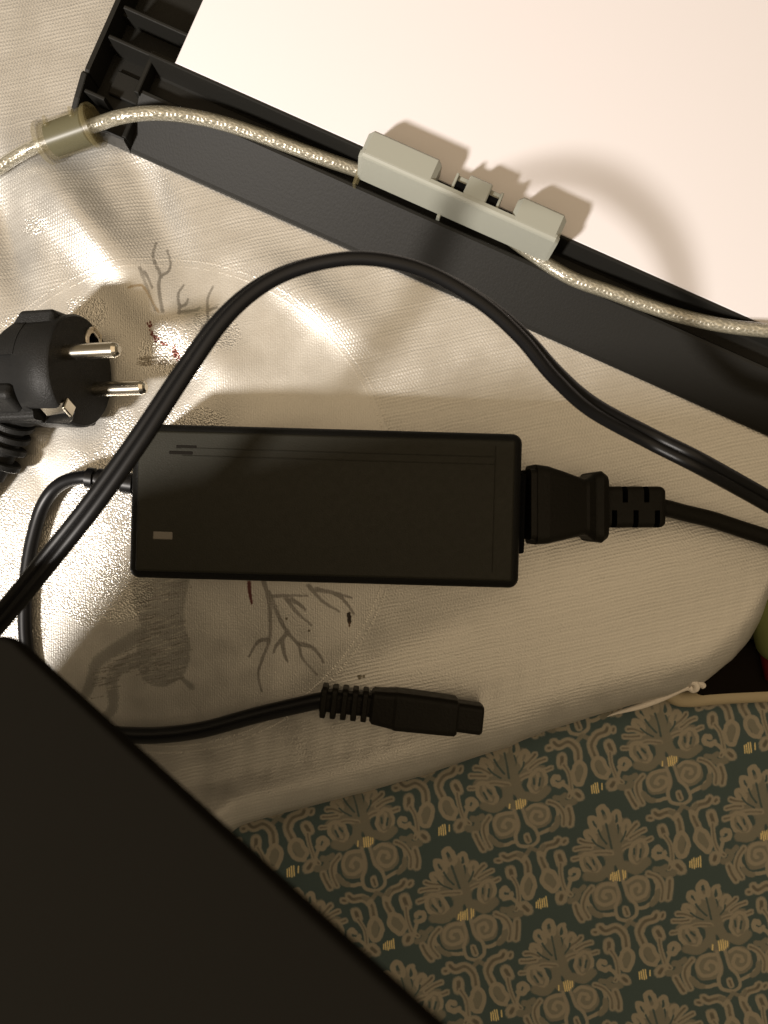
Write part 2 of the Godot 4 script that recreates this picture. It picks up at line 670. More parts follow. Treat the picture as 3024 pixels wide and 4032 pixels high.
	for k in 480:
		var a := Vector2(rng.randf_range(350, 740), rng.randf_range(2280, 2760))
		if Geometry2D.is_point_in_polygon(a, outline) or (a.x < 560 and a.x > 380 and absf(a.y - 2720 + (a.x - 360) * 0.75) < 60):
			var light := rng.randf() < 0.45
			thread(ci, [[a.x - 26, a.y + 5], [a.x + rng.randf_range(0, 34), a.y - 5]], 4.0, 4.0, Color(0.80, 0.78, 0.74) if light else Color(0.46, 0.445, 0.41), rng, 0.5)
	# the chain of little beads round the roundel
	var beads := 620
	for k in beads:
		var a := TAU * k / beads
		for side in [0.985, 1.012]:
			var p := Vector2(650.0 + 915.0 * side * cos(a + side * 40.0), 1990.0 + 960.0 * side * sin(a + side * 40.0))
			var at := (p - Vector2(TEX_X, TEX_Y)) * TEX_K
			if rng.randf() < 0.85 and Rect2(4, 4, TEX_W - 8, TEX_H - 8).has_point(at):
				stamp(hi, at, 1.5, Color(0.85, 0.85, 0.85), 0.5, rng)
				stamp(ci, at, 1.6, Color(0.84, 0.82, 0.78), 0.45, rng)


# folds of the cloth: [x, y, direction in degrees, half length, half width, height mm] in cloth units
const FOLDS := [
	[330, 870, 50, 330, 105, 6.6], [600, 800, 66, 260, 75, -2.6], [0, 880, 75, 260, 80, -5.5], [760, 1330, 40, 240, 100, 2.8], [1250, 1190, 34, 300, 90, 3.0], [860, 1500, 125, 260, 120, 2.4],
	[420, 560, 12, 260, 60, 1.0], [330, 1860, 70, 260, 75, 1.0], [190, 2100, 95, 300, 70, -0.7], [1600, 2750, 170, 700, 120, 1.2], [2500, 2300, 150, 600, 200, 1.5], [1500, 1500, 160, 500, 60, 0.7], [90, 1650, 60, 200, 60, 1.5],
	[900, 3080, 168, 500, 70, -0.8], [1700, 2480, 155, 420, 90, -0.9], [2350, 1450, 25, 400, 120, 0.8],
]


func fold_height(x: float, y: float) -> float:
	var h := 0.0
	for q in FOLDS:
		var d := Vector2(x - q[0], y - q[1]).rotated(-deg_to_rad(q[2]))
		var e: float = (d.x / q[3]) ** 2 + (d.y / q[4]) ** 2
		if e < 9.0:
			h += q[5] * exp(-e)
	return h


func edge_of_cloth(x: float) -> float:
	var pts := [[-70.0, 128.0], [-52.0, 113.8], [-21.7, 105.4], [11.9, 96.2], [45.3, 85.3], [58.7, 79.4], [83.9, 71.8], [102.3, 66.9], [114.6, 62.4], [125.7, 53.8], [131.0, 47.5], [135.5, 39.0], [143.5, 25.0], [152.0, 6.0], [165.0, -26.0], [185.0, -70.0]]
	var i := 0
	while i < pts.size() - 2 and x > pts[i + 1][0]:
		i += 1
	var f: float = (x - pts[i][0]) / (pts[i + 1][0] - pts[i][0])
	var a: float = pts[maxi(i - 1, 0)][1]
	var b: float = pts[mini(i + 2, pts.size() - 1)][1]
	return cubic_interpolate(pts[i][1], pts[i + 1][1], a, b, clampf(f, -1.0, 1.0)) if f >= 0.0 else pts[0][1] + (pts[0][0] - x) * 0.3


func cloths() -> void:
	# the silvery cloth, rolled over along its lower edge
	var tex := cloth_textures()
	var m := plain("silver_cloth", Color.WHITE, 1.0, 0.6, 0.55)
	m.albedo_texture = tex[0]
	m.normal_enabled = true
	m.normal_texture = tex[1]
	m.normal_scale = 0.45
	m.roughness_texture = tex[2]
	m.anisotropy_enabled = true
	m.anisotropy = 0.3
	var cols := 300
	var rows := 300
	var curl := 22
	var grid := []
	for i in cols + 1:
		var x := lerpf(-172.0, 175.0, float(i) / cols)
		var e: float = edge_of_cloth(x)
		var r := 17.0
		var col := PackedVector3Array()
		for j in rows + curl + 1:
			var z: float
			var y := 0.0
			if j <= rows:
				z = lerpf(-215.0, e - r, float(j) / rows)
			else:
				var a := float(j - rows) / curl * deg_to_rad(152.0)
				z = e - r + r * sin(a)
				y = -9.8 * (1.0 - cos(a))
			var sx := x * UNIT + 1512.0
			var sy := z * UNIT + 2016.0
			y += fold_height(sx, sy) * clampf((e - z) / 16.0, 0.0, 1.0)
			y += 0.06 * sin(x * 0.9 + z * 0.13) * clampf((z - e + 40.0) / 40.0, 0.0, 1.0) if j <= rows else 0.0
			col.append(Vector3(x, y, z) * MM)
		grid.append(col)
	var s := Shape.new()
	var total := rows + curl
	var normals := []
	for i in cols + 1:
		var nc := PackedVector3Array()
		for j in total + 1:
			var dx: Vector3 = grid[mini(i + 1, cols)][j] - grid[maxi(i - 1, 0)][j]
			var dz: Vector3 = grid[i][mini(j + 1, total)] - grid[i][maxi(j - 1, 0)]
			nc.append(dz.cross(dx).normalized())
		normals.append(nc)
	var uv := func(p: Vector3) -> Vector2: return Vector2((p.x / MM * UNIT + 1512.0 - TEX_X) * TEX_K / TEX_W, (p.z / MM * UNIT + 2016.0 - TEX_Y) * TEX_K / TEX_H)
	for i in cols:
		for j in total:
			var a: Vector3 = grid[i][j]
			var b: Vector3 = grid[i + 1][j]
			var c: Vector3 = grid[i + 1][j + 1]
			var d: Vector3 = grid[i][j + 1]
			var ua: Vector2 = uv.call(a)
			var ub: Vector2 = uv.call(b)
			var uc: Vector2 = uv.call(c)
			var ud: Vector2 = uv.call(d)
			s.tri(a, b, c, normals[i][j], normals[i + 1][j], normals[i + 1][j + 1], ua, ub, uc)
			s.tri(a, c, d, normals[i][j], normals[i + 1][j + 1], normals[i][j + 1], ua, uc, ud)
	var cloth := thing("silver_cloth", "silvery white satin cloth with woven deer and branches, spread under the adapter and plugs", "tablecloth")
	obj("sheet", s, m, cloth, true)
	var bare := round_outline(0.0013)
	obj("hem_piping", sweep(curve_through([Vector3(0.08220, -0.01400, 0.07546), Vector3(0.08567, -0.01300, 0.07372), Vector3(0.09347, -0.01100, 0.07084), Vector3(0.10116, -0.00900, 0.06716), Vector3(0.10691, -0.00700, 0.06371), Vector3(0.10948, -0.00600, 0.06277)]), bare, bare, func(_f): return 0.0, func(f): return smoothstep(-0.1, 0.55, f)), mats.hem_white, cloth)
	obj("hem_tuft", tube([Vector3(0.10948, -0.00600, 0.06277), Vector3(0.11094, -0.00600, 0.06386), Vector3(0.11185, -0.00500, 0.06293), Vector3(0.11149, -0.00500, 0.06147), Vector3(0.11003, -0.00500, 0.06056), Vector3(0.11249, -0.00600, 0.06094), Vector3(0.11534, -0.00800, 0.06281)], 0.0012, 8, 10), mats.hem_white, cloth)
	brocade()


# ---------------------------------------------------------------- the green brocade
const TILE := Vector2(1469.0, 1780.0)
const TILE_K := 0.3486


func motif_line(im: Image, points: Array, w: float, c: Color, rng: RandomNumberGenerator, at: Vector2, mirror: float, mix := 0.8) -> void:
	var p := PackedVector3Array()
	for q in points:
		p.append(Vector3(q[0] * mirror + at.x, q[1] + at.y, 0) * TILE_K)
	var path := curve_through(Array(p), 10)
	var last := Vector2(-1e9, 0)
	for q in path:
		var v := Vector2(q.x, q.y)
		if v.distance_to(last) > 1.2:
			stamp(im, v, w * TILE_K / 2.0, c, mix, rng, 0.3)
			last = v


func ellipse(cx: float, cy: float, rx: float, ry: float, turn: float, from := 0.0, to := 360.0, shrink := 1.0) -> Array:
	var out := []
	for k in 17:
		var f := k / 16.0
		var a := deg_to_rad(lerpf(from, to, f))
		var g := lerpf(1.0, shrink, f)
		var v := Vector2(cos(a) * rx * g, sin(a) * ry * g).rotated(deg_to_rad(turn))
		out.append([cx + v.x, cy + v.y])
	return out


func brocade() -> void:
	var rng := RandomNumberGenerator.new()
	rng.seed = 31
	var w := int(TILE.x * TILE_K)
	var h := int(TILE.y * TILE_K)
	var ground := Color(0.285, 0.345, 0.345)
	var tan_ := Color(0.595, 0.567, 0.51)
	var dull := Color(0.495, 0.483, 0.435)
	var im := Image.create(w, h, false, Image.FORMAT_RGB8)
	im.fill(ground)
	for off in [Vector2(367, 445), Vector2(367 + 734.5, 445 + 890)]:
		for s in [1.0, -1.0]:
			var draw := func(points: Array, width: float, c: Color):
				var loose := []
				for p in points:
					loose.append([p[0] + rng.randf_range(-7, 7), p[1] + rng.randf_range(-7, 7)])
				motif_line(im, loose, width * rng.randf_range(0.9, 1.05), c, rng, off, s)
				if c == tan_ and width > 48.0:
					motif_line(im, loose, width * 0.34, dull.darkened(0.22), rng, off, s, 0.45)
			# palmette: a mound of outlined leaves with two spread wings
			draw.call([[0, -190], [0, -470]], 170, dull)
			draw.call([[40, -230], [110, -320], [165, -420]], 120, dull)
			draw.call([[30, -220], [170, -275], [300, -255]], 70, dull)
			draw.call(ellipse(0, -560, 44, 78, 0), 42, tan_)
			draw.call(ellipse(104, -500, 34, 66, 20), 40, tan_)
			draw.call(ellipse(172, -405, 30, 54, 38), 38, tan_)
			draw.call([[150, -330], [230, -370], [285, -400]], 58, tan_)
			draw.call([[190, -300], [270, -320], [345, -330]], 50, tan_)
			draw.call([[20, -205], [150, -238], [280, -228], [375, -232]], 54, tan_)
			draw.call([[0, -470], [0, -360], [0, -250]], 20, ground)
			draw.call([[40, -300], [80, -370], [95, -440]], 18, ground)
			draw.call([[70, -270], [130, -320], [160, -370]], 16, ground)
			# rose leaves
			draw.call([[250, -200], [210, -100]], 120, dull)
			draw.call(ellipse(232, -150, 76, 108, 26), 34, tan_)
			draw.call([[248, -215], [232, -160], [205, -95]], 32, tan_)
			draw.call([[262, -170], [240, -110]], 18, ground)
			draw.call([[205, -190], [195, -140]], 18, ground)
			draw.call([[90, -70], [190, -10], [290, -50]], 76, dull)
			draw.call([[30, -150], [60, -60], [40, 10]], 84, dull)
			# spirals below
			draw.call(ellipse(146, 165, 62, 62, 0), 130, dull)
			draw.call(ellipse(146, 165, 124, 122, 0, -130, 420, 0.16), 32, tan_)
			draw.call(ellipse(150, 175, 182, 170, 0, -30, 100), 34, tan_)
			draw.call([[270, 60], [345, 120], [375, 220], [350, 320]], 60, tan_)
			draw.call([[240, 330], [290, 300], [320, 240]], 50, dull)
			draw.call([[36, 50], [44, 190], [92, 300], [86, 395], [0, 440]], 36, tan_)
			draw.call([[0, 320], [0, 375]], 58, tan_)
			draw.call([[0, 445], [70, 500], [130, 470]], 40, dull)
			draw.call([[60, 520], [100, 545]], 44, tan_)
			# scroll plant beside
			draw.call([[405, -425], [425, -410]], 66, tan_)
			draw.call([[470, -455], [500, -415], [600, -415], [665, -335], [655, -225]], 84, tan_)
			draw.call([[500, -300], [492, -240]], 104, tan_)
			draw.call([[500, -220], [522, -120], [510, 10], [470, 70]], 50, tan_)
			draw.call([[645, -160], [610, -60]], 84, dull)
			draw.call(ellipse(628, -105, 62, 104, 16), 40, tan_)
			draw.call(ellipse(402, -105, 58, 56, 0, 30, 350, 0.45), 44, tan_)
			draw.call([[440, -60], [480, 0], [500, 60]], 36, tan_)
			draw.call([[545, 60], [575, 95]], 100, tan_)
			draw.call([[400, 90], [440, 130], [500, 120]], 56, dull)
			draw.call([[445, 180], [440, 260], [415, 335]], 72, tan_)
			draw.call([[335, 40], [395, 60], [440, 40]], 50, dull)
	# gold threads: short upright bars
	for off in [Vector2(367, 445), Vector2(367 + 734.5, 445 + 890), Vector2(367 + 734.5, 445 + 70), Vector2(367, 445 + 890 + 70)]:
		for k in 8:
			var x := -70.0 + k * 20.0
			var half := 48.0 * sqrt(maxf(0.05, 1.0 - (x / 84.0) ** 2)) * rng.randf_range(0.75, 1.1)
			if rng.randf() < 0.82:
				motif_line(im, [[x + 8, -half], [x, half * 0.2], [x - 6, half]], 13.0, Color(0.93, 0.84, 0.60), rng, off, 1.0, 0.9)
	# the threads float a little at the rims of the figures
	var soft: Image = im.duplicate()
	for y in h:
		for x in w:
			var c := im.get_pixel(x, y) * 0.4
			for o in [[1, 0], [-1, 0], [0, 1], [0, -1]]:
				c += im.get_pixel(posmod(x + o[0], w), posmod(y + o[1], h)) * 0.15
			soft.set_pixel(x, y, c)
	im = soft
	soft = im.duplicate()
	for y in h:
		for x in w:
			var c := im.get_pixel(x, y) * 0.5
			for o in [[1, 1], [-1, 1], [1, -1], [-1, -1]]:
				c += im.get_pixel(posmod(x + o[0], w), posmod(y + o[1], h)) * 0.125
			soft.set_pixel(x, y, c)
	im = soft
	# thread grain
	var noise := FastNoiseLite.new()
	noise.seed = 77
	noise.frequency = 0.35
	for y in h:
		for x in w:
			var k := 1.0 + 0.13 * noise.get_noise_2d(x, y) + 0.05 * sin(y * 2.1) + 0.04 * sin(x * 1.7)
			var c := im.get_pixel(x, y)
			im.set_pixel(x, y, Color(c.r * k, c.g * k, c.b * k))
	var m := plain("brocade", Color.WHITE, 0.75, 0.3)
	m.albedo_texture = ImageTexture.create_from_image(im)
	var hi: Image = im.duplicate()
	hi.convert(Image.FORMAT_RGBA8)
	hi.bump_map_to_normal_map(2.0)
	m.normal_enabled = true
	m.normal_texture = ImageTexture.create_from_image(hi)
	m.normal_scale = 0.8
	var e1 := Vector2(0.966, -0.259)
	var e2 := Vector2(0.259, 0.966)
	var anchor: Vector3 = Vector3(0.03053, -0.02000, 0.15132)
	var s := Shape.new()
	var nn := 120
	var sway := FastNoiseLite.new()
	sway.seed = 14
	sway.frequency = 0.018
	var height := func(x: float, z: float) -> float: return -20.0 + 0.9 * sin(x * 0.06 + 1.0) * sin(z * 0.05) + sway.get_noise_2d(x, z + 900.0) * 1.2
	var mesh_at := func(i: int, j: int) -> Vector3:
		var x := lerpf(-260.0, 320.0, float(i) / nn)
		var z := lerpf(-260.0, 330.0, float(j) / nn)
		return Vector3(x, height.call(x, z), z) * MM
	var uv := func(p: Vector3) -> Vector2:
		var d := Vector2(p.x - anchor.x, p.z - anchor.z) / MM
		var wx := sway.get_noise_2d(p.x * 1000.0, p.z * 1000.0) * 1.6
		var wz := sway.get_noise_2d(p.x * 1000.0 + 500.0, p.z * 1000.0) * 1.6
		return Vector2((d.dot(e1) + wx) / 59.2 + 367.0 / TILE.x, (d.dot(e2) + wz) / 71.7 + 445.0 / TILE.y)
	for i in nn:
		for j in nn:
			var q := [mesh_at.call(i, j), mesh_at.call(i + 1, j), mesh_at.call(i + 1, j + 1), mesh_at.call(i, j + 1)]
			var ns := []
			for p in q:
				var hx: float = height.call(p.x / MM + 1.0, p.z / MM) - height.call(p.x / MM - 1.0, p.z / MM)
				var hz: float = height.call(p.x / MM, p.z / MM + 1.0) - height.call(p.x / MM, p.z / MM - 1.0)
				ns.append(Vector3(-hx / 2.0, 1.0, -hz / 2.0).normalized())
			s.tri(q[0], q[1], q[2], ns[0], ns[1], ns[2], uv.call(q[0]), uv.call(q[1]), uv.call(q[2]))
			s.tri(q[0], q[2], q[3], ns[0], ns[2], ns[3], uv.call(q[0]), uv.call(q[2]), uv.call(q[3]))
	tag(obj("brocade_cloth", s, m, self, true), "dark green brocade with beige scrolls and gold thread dots under the silvery cloth", "upholstery")


# ---------------------------------------------------------------- tray, sheet, clip
# a (w, h) outline in mm drawn out along u, with its ends drawn in a little
func drawn_out(outline: Array, u0: float, u1: float, inset := 0.0) -> Shape:
	var s := Shape.new()
	var flat := PackedVector2Array()
	for p in outline:
		flat.append(Vector2(p[0], p[1]))
	var twice := 0.0
	for k in flat.size():
		twice += flat[k].cross(flat[(k + 1) % flat.size()])
	var counter := twice > 0.0
	var middle := Vector2.ZERO
	for p in flat:
		middle += p / flat.size()
	var small := PackedVector2Array()
	for p in flat:
		small.append(p.move_toward(middle, inset))
	var rings := [[u0, small], [u0 + inset, flat], [u1 - inset, flat], [u1, small]] if inset > 0.0 else [[u0, flat], [u1, flat]]
	var c := flat.size()
	for i in rings.size() - 1:
		for k in c:
			var k2 := (k + 1) % c
			var e: Vector2 = flat[k2] - flat[k]
			var o := Vector2(e.y, -e.x).normalized() * (1.0 if counter else -1.0)
			var a: PackedVector2Array = rings[i][1]
			var b: PackedVector2Array = rings[i + 1][1]
			s.quad(along(rings[i][0], a[k]), along(rings[i][0], a[k2]), along(rings[i + 1][0], b[k2]), along(rings[i + 1][0], b[k]), Vector3(0, o.y, o.x))
	for e in [0, rings.size() - 1]:
		var poly: PackedVector2Array = rings[e][1]
		var idx := Geometry2D.triangulate_polygon(poly)
		var out := Vector3(-1.0 if e == 0 else 1.0, 0, 0)
		for k in range(0, idx.size(), 3):
			s.tri(along(rings[e][0], poly[idx[k]]), along(rings[e][0], poly[idx[k + 1]]), along(rings[e][0], poly[idx[k + 2]]), out, out, out)
	return s


func along(u: float, p: Vector2) -> Vector3:
	return Vector3(u, p.y, p.x) * MM


const TRAY_TURN := -23.95


func tray_and_sheet() -> void:
	var corner: Vector3 = Vector3(-0.06911, 0.01800, -0.14848)
	corner.y = 0.0
	var t := thing("plastic_tray", "dark grey plastic tray with a ribbed corner, holding the white sheet", "tray", corner)
	t.rotation_degrees.y = TRAY_TURN
	var m: Material = mats.tray_plastic
	# long rim below the sheet: lip, trough for the cable, sloping outer band
	obj("front_rim", drawn_out([[-1.5, 0.4], [-1.5, 16.2], [0.1, 16.2], [0.15, 18.2], [0.4, 18.6], [0.9, 18.6], [1.2, 18.2], [2.8, 9.0], [3.4, 8.2], [9.4, 8.0], [9.9, 8.4], [10.4, 12.6], [11.0, 13.4], [12.0, 13.4], [27.4, 2.6], [28.3, 1.8], [28.5, 1.2], [28.5, 0.4]], -9.0, 330.0), m, t)
	# corner and left rim: floor, outer wall, ribs
	obj("floor", drawn_out([[-215, 1.5], [-215, 4.0], [27.0, 4.0], [27.0, 1.5]], -27.6, -9.0), m, t)
	obj("floor", drawn_out([[-215, 1.5], [-215, 4.2], [-1.5, 4.2], [-1.5, 1.5]], -8.99, 0.5), m, t)
	obj("outer_wall", drawn_out([[-215, 0.5], [-215, 14.6], [-214, 15.0], [12.6, 15.0], [13.4, 14.6], [13.4, 0.5]], -28.2, -26.6, 0.3), m, t)
	obj("outer_wall", drawn_out([[13.4, 0.5], [13.4, 14.6], [14.2, 15.0], [22.0, 13.0], [27.0, 11.0], [28.4, 10.0], [28.4, 0.5]], -28.9, -26.9, 0.3), m, t)
	obj("corner_wall", drawn_out([[26.9, 0.5], [26.9, 9.6], [27.4, 10.0], [28.0, 9.6], [28.6, 0.5]], -26.9, -9.0), m, t)
	obj("sheet_ledge", drawn_out([[-215, 4.2], [-215, 16.4], [-1.5, 16.4], [-1.5, 4.2]], -0.6, 1.2), m, t)
	var rib := func(w: float, u0: float, u1: float, high: float): obj("rib", drawn_out([[w - 0.6, 3.5], [w - 0.6, high - 0.3], [w - 0.2, high], [w + 0.4, high], [w + 0.7, high - 0.3], [w + 0.8, 3.5]], u0, u1), m, t)
	rib.call(-11.5, -24.4, 1.0, 15.5)
	rib.call(-0.3, -24.8, -9.0, 16.0)
	rib.call(-0.3, -9.0, 0.0, 17.5)
	rib.call(18.4, -26.6, -19.4, 12.6)
	rib.call(-47.0, -24.4, 1.0, 15.5)
	# gussets where the ribs meet the outer wall and the floor
	for w in [-11.5, -0.3]:
		obj("gusset", prism([[-26.8, w - 0.5], [-24.0, w - 0.5], [-24.0, w + 0.6], [-26.8, w + 0.6]], 3.5, 9.5, 0.2), m, t)
	obj("cross_rib", prism([[-10.2, 0.2], [-8.6, 0.2], [-8.6, 13.0], [-10.2, 13.0]], 3.5, 15.0, 0.3), m, t)
	obj("cross_rib", prism([[-10.2, 13.0], [-8.6, 13.0], [-8.6, 27.0], [-10.2, 27.0]], 3.5, 10.0, 0.3), m, t)
	obj("floor_step", prism([[-22.5, 5.5], [-10.3, 5.5], [-10.3, 14.0], [-22.5, 14.0]], 3.9, 6.0, 0.4), m, t)
	var sheet := obj("white_sheet", prism([[0.0, 0.0], [0.0, -215.0], [330.0, -215.0], [330.0, 0.0]], 16.4, 18.4, 0.25), mats.sheet_white)
	sheet.position = corner
	sheet.rotation_degrees.y = TRAY_TURN
	tag(sheet, "bright white flat sheet lying in the dark plastic tray", "sheet")


func clip() -> void:
	var corner: Vector3 = Vector3(-0.06911, 0.01800, -0.14848)
	corner.y = 0.0
	var t := thing("clip_block", "pale grey plastic block with notches, clipped over the edge of the white sheet", "clip", corner)
	t.rotation_degrees.y = TRAY_TURN
	var m: Material = mats.clip_plastic
	var block := [[-2.0, 18.5], [-2.0, 29.0], [-1.2, 30.0], [5.9, 30.0], [6.8, 29.4], [7.2, 28.8], [8.9, 16.4], [7.4, 15.6], [6.4, 18.5]]
	var bar := [[5.0, 18.5], [5.0, 29.9], [6.2, 29.98], [7.0, 29.6], [7.4, 29.0], [9.4, 15.4], [9.0, 14.8], [7.4, 15.0], [6.4, 18.5]]
	obj("end_block", drawn_out(block, 70.2, 95.5, 1.5), m, t)
	obj("end_block", drawn_out(block, 122.2, 139.0, 1.5), m, t)
	obj("front_wall", drawn_out(bar, 69.9, 139.3, 1.2), m, t)
	obj("middle_block", drawn_out([[-1.6, 19.0], [-1.6, 29.0], [-1.0, 29.8], [5.4, 29.8], [5.4, 19.0]], 105.2, 113.0, 0.4), m, t)
	for u in [100.9, 116.4]:
		obj("post", prism([[u, -0.6], [u + 0.9, -0.6], [u + 0.9, 5.7], [u, 5.7]], 18.5, 29.0, 0.2), m, t)
	for u in [[101.8, 105.3], [112.9, 116.5]]:
		obj("slot", prism([[u[0], 1.6], [u[1], 1.6], [u[1], 5.3], [u[0], 5.3]], 18.5, 28.4, 0.1), mats.slot_black, t)
		obj("slot_bridge", prism([[u[0], -0.5], [u[1], -0.5], [u[1], 1.6], [u[0], 1.6]], 18.5, 27.6, 0.2), m, t)
	obj("locating_pip", prism([[99.4, 9.2], [100.6, 9.2], [100.6, 10.6], [99.4, 10.6]], 12.6, 16.0, 0.2), m, t)
	obj("side_tab", prism([[69.2, 8.0], [70.5, 7.2], [70.6, 12.2], [69.6, 12.2]], 12.8, 17.5, 0.2), mats.clear_shell, t)


# ---------------------------------------------------------------- adapter and cords
func adapter() -> void:
	# the case is 124 x 48 x 29 mm
	var t := thing("power_adapter", "black rectangular power adapter with a small indicator window, lying on the silvery cloth", "power adapter", Vector3(-0.0186, 0.0, -0.0024))
	t.rotation_degrees.y = -1.6
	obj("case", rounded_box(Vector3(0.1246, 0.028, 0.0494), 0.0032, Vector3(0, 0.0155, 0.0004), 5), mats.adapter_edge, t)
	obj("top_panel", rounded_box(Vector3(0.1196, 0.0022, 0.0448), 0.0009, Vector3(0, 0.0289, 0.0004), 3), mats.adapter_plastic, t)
	obj("label_recess", rounded_box(Vector3(0.100, 0.0006, 0.0002), 0.00008, Vector3(0.004, 0.0300, -0.0166), 1), mats.adapter_plastic, t)
	obj("label_recess", rounded_box(Vector3(0.100, 0.0006, 0.0002), 0.00008, Vector3(0.004, 0.0300, -0.0142), 1), mats.adapter_plastic, t)
	obj("label_recess", rounded_box(Vector3(0.0002, 0.0006, 0.040), 0.00008, Vector3(0.0535, 0.0300, 0.0), 1), mats.adapter_plastic, t)
	for q in [[-0.0445, -0.0170, 0.0065], [-0.0462, -0.0151, 0.0075]]:
		obj("scuff", rounded_box(Vector3(q[2], 0.0006, 0.0011), 0.00025, Vector3(q[0], 0.02985, q[1]), 2), mats.smudge, t)
	obj("indicator_window", rounded_box(Vector3(0.0063, 0.0012, 0.0026), 0.0004, Vector3(-0.0512, 0.0296, 0.0113), 3), mats.led_window, t)
	obj("inlet", rounded_box(Vector3(0.004, 0.017, 0.026), 0.001, Vector3(0.0625, 0.0155, 0.0012), 3), mats.slot_black, t)
	# output cord with its ringed strain relief
	var base := t.transform.affine_inverse()
	var pts := []
	for p in [Vector3(-0.08275, 0.01300, -0.00924), Vector3(-0.08916, 0.01300, -0.01053), Vector3(-0.09515, 0.01300, -0.01121), Vector3(-0.10150, 0.01200, -0.01168), Vector3(-0.10845, 0.00900, -0.01058), Vector3(-0.11430, 0.00600, -0.00736), Vector3(-0.11888, 0.00400, -0.00141), Vector3(-0.12202, 0.00300, 0.00744), Vector3(-0.12414, 0.00260, 0.01720), Vector3(-0.12520, 0.00260, 0.02784), Vector3(-0.12538, 0.00260, 0.03848), Vector3(-0.12485, 0.00260, 0.04646), Vector3(-0.12361, 0.00260, 0.05533), Vector3(-0.11936, 0.00280, 0.06504), Vector3(-0.11175, 0.00300, 0.07297), Vector3(-0.10378, 0.00300, 0.07580)]:
		pts.append(base * p)
	var cord := obj("output_cord", tube(pts, 0.0024, 10), mats.cable_rubber, t)
	var rings := [[0.0, 2.4], [0.0, 3.5], [2.4, 3.6], [2.5, 2.7], [3.6, 2.7], [3.7, 3.7], [5.6, 3.7], [5.7, 2.7], [6.9, 2.7], [7.0, 3.7], [9.0, 3.7], [9.1, 2.6], [12.0, 2.6], [12.1, 3.5], [16.0, 3.7]]
	var prof := []
	for r in rings:
		prof.append(Vector2(r[0], r[1]) * MM)
	var relief := obj("strain_relief", lathe(prof, 24), mats.cable_rubber, cord)
	var from: Vector3 = base * Vector3(-0.10007, 0.01240, -0.01158)
	var to: Vector3 = base * Vector3(-0.08275, 0.01300, -0.00924)
	relief.transform = Transform3D(Basis(Quaternion(Vector3.RIGHT, (to - from).normalized())), from)


func mains_cord() -> void:
	var from: Vector3 = Vector3(0.04725, 0.01500, -0.00204)
	var to: Vector3 = Vector3(0.09580, 0.01000, -0.00208)
	var t := thing("power_cable", "black mains cable plugged into the right end of the power adapter", "power cable", from)
	var turn := Basis(Quaternion(Vector3.RIGHT, (to - from).normalized()))
	var head := obj("connector", loft([[0, 11.6, 7.5, 2, -0.4, 0], [2.0, 11.8, 7.6, 2, -0.4, 0], [2.01, 13.2, 8.2, 3, -0.4, 0], [6, 12.8, 8.2, 3, -0.3, 0], [12, 11.2, 8, 3, 0, 0], [18.5, 9.3, 7.6, 3, 0.4, 0], [19.6, 9.6, 7.7, 3, 0.4, 0], [21.5, 11.2, 8.2, 3, 0.4, 0], [24.5, 11.6, 8.4, 3, 0.4, 0], [26.0, 10.6, 8, 3, 0.4, 0], [26.4, 7.4, 6.4, 3, 0.3, 0]]), mats.black_rubber, t)
	head.transform.basis = turn
	obj("collar", loft([[21.3, 11.25, 8.3, 3, 0.4, 0.05], [21.8, 11.5, 8.6, 3, 0.4, 0.05], [24.0, 11.9, 8.75, 3, 0.4, 0.05], [24.6, 11.5, 8.5, 3, 0.4, 0.05]]), mats.black_rubber, head)
	# strain relief with staggered slits cut into it
	var relief := CSGCombiner3D.new()
	relief.name = "strain_relief"
	var body := CSGMesh3D.new()
	body.name = "body"
	body.mesh = rounded_box(Vector3(0.0215, 0.0115, 0.0139), 0.0022, Vector3.ZERO, 3).done()
	body.material = mats.black_rubber
	relief.add_child(body)
	for k in 5:
		var cut := CSGBox3D.new()
		cut.name = "slit_%03d" % k
		cut.operation = CSGShape3D.OPERATION_SUBTRACTION
		cut.size = Vector3(0.0018, 0.008, 0.0062)
		cut.position = Vector3(-0.0076 + 0.0037 * k, 0.0045, 0.0042 if k % 2 == 0 else -0.0046)
		cut.material = mats.slot_black
		relief.add_child(cut)
	t.add_child(relief)
	relief.transform = Transform3D(turn, turn * Vector3(0.0366, -0.0008, 0.0004))
	var inv := t.transform.affine_inverse()
	var pts := []
	for p in [Vector3(0.09046, 0.01050, -0.00224), Vector3(0.09580, 0.01000, -0.00138), Vector3(0.10343, 0.00800, 0.00044), Vector3(0.11290, 0.00600, 0.00254), Vector3(0.12426, 0.00400, 0.00600), Vector3(0.13698, 0.00320, 0.01026), Vector3(0.15833, 0.00300, 0.01984), Vector3(0.20353, -0.01200, 0.03758), Vector3(0.27210, -0.01600, 0.05879), Vector3(0.34747, -0.01600, 0.07387)]:
		pts.append(inv * p)
	obj("cord", tube(pts, 0.0029, 10), mats.black_rubber, t)


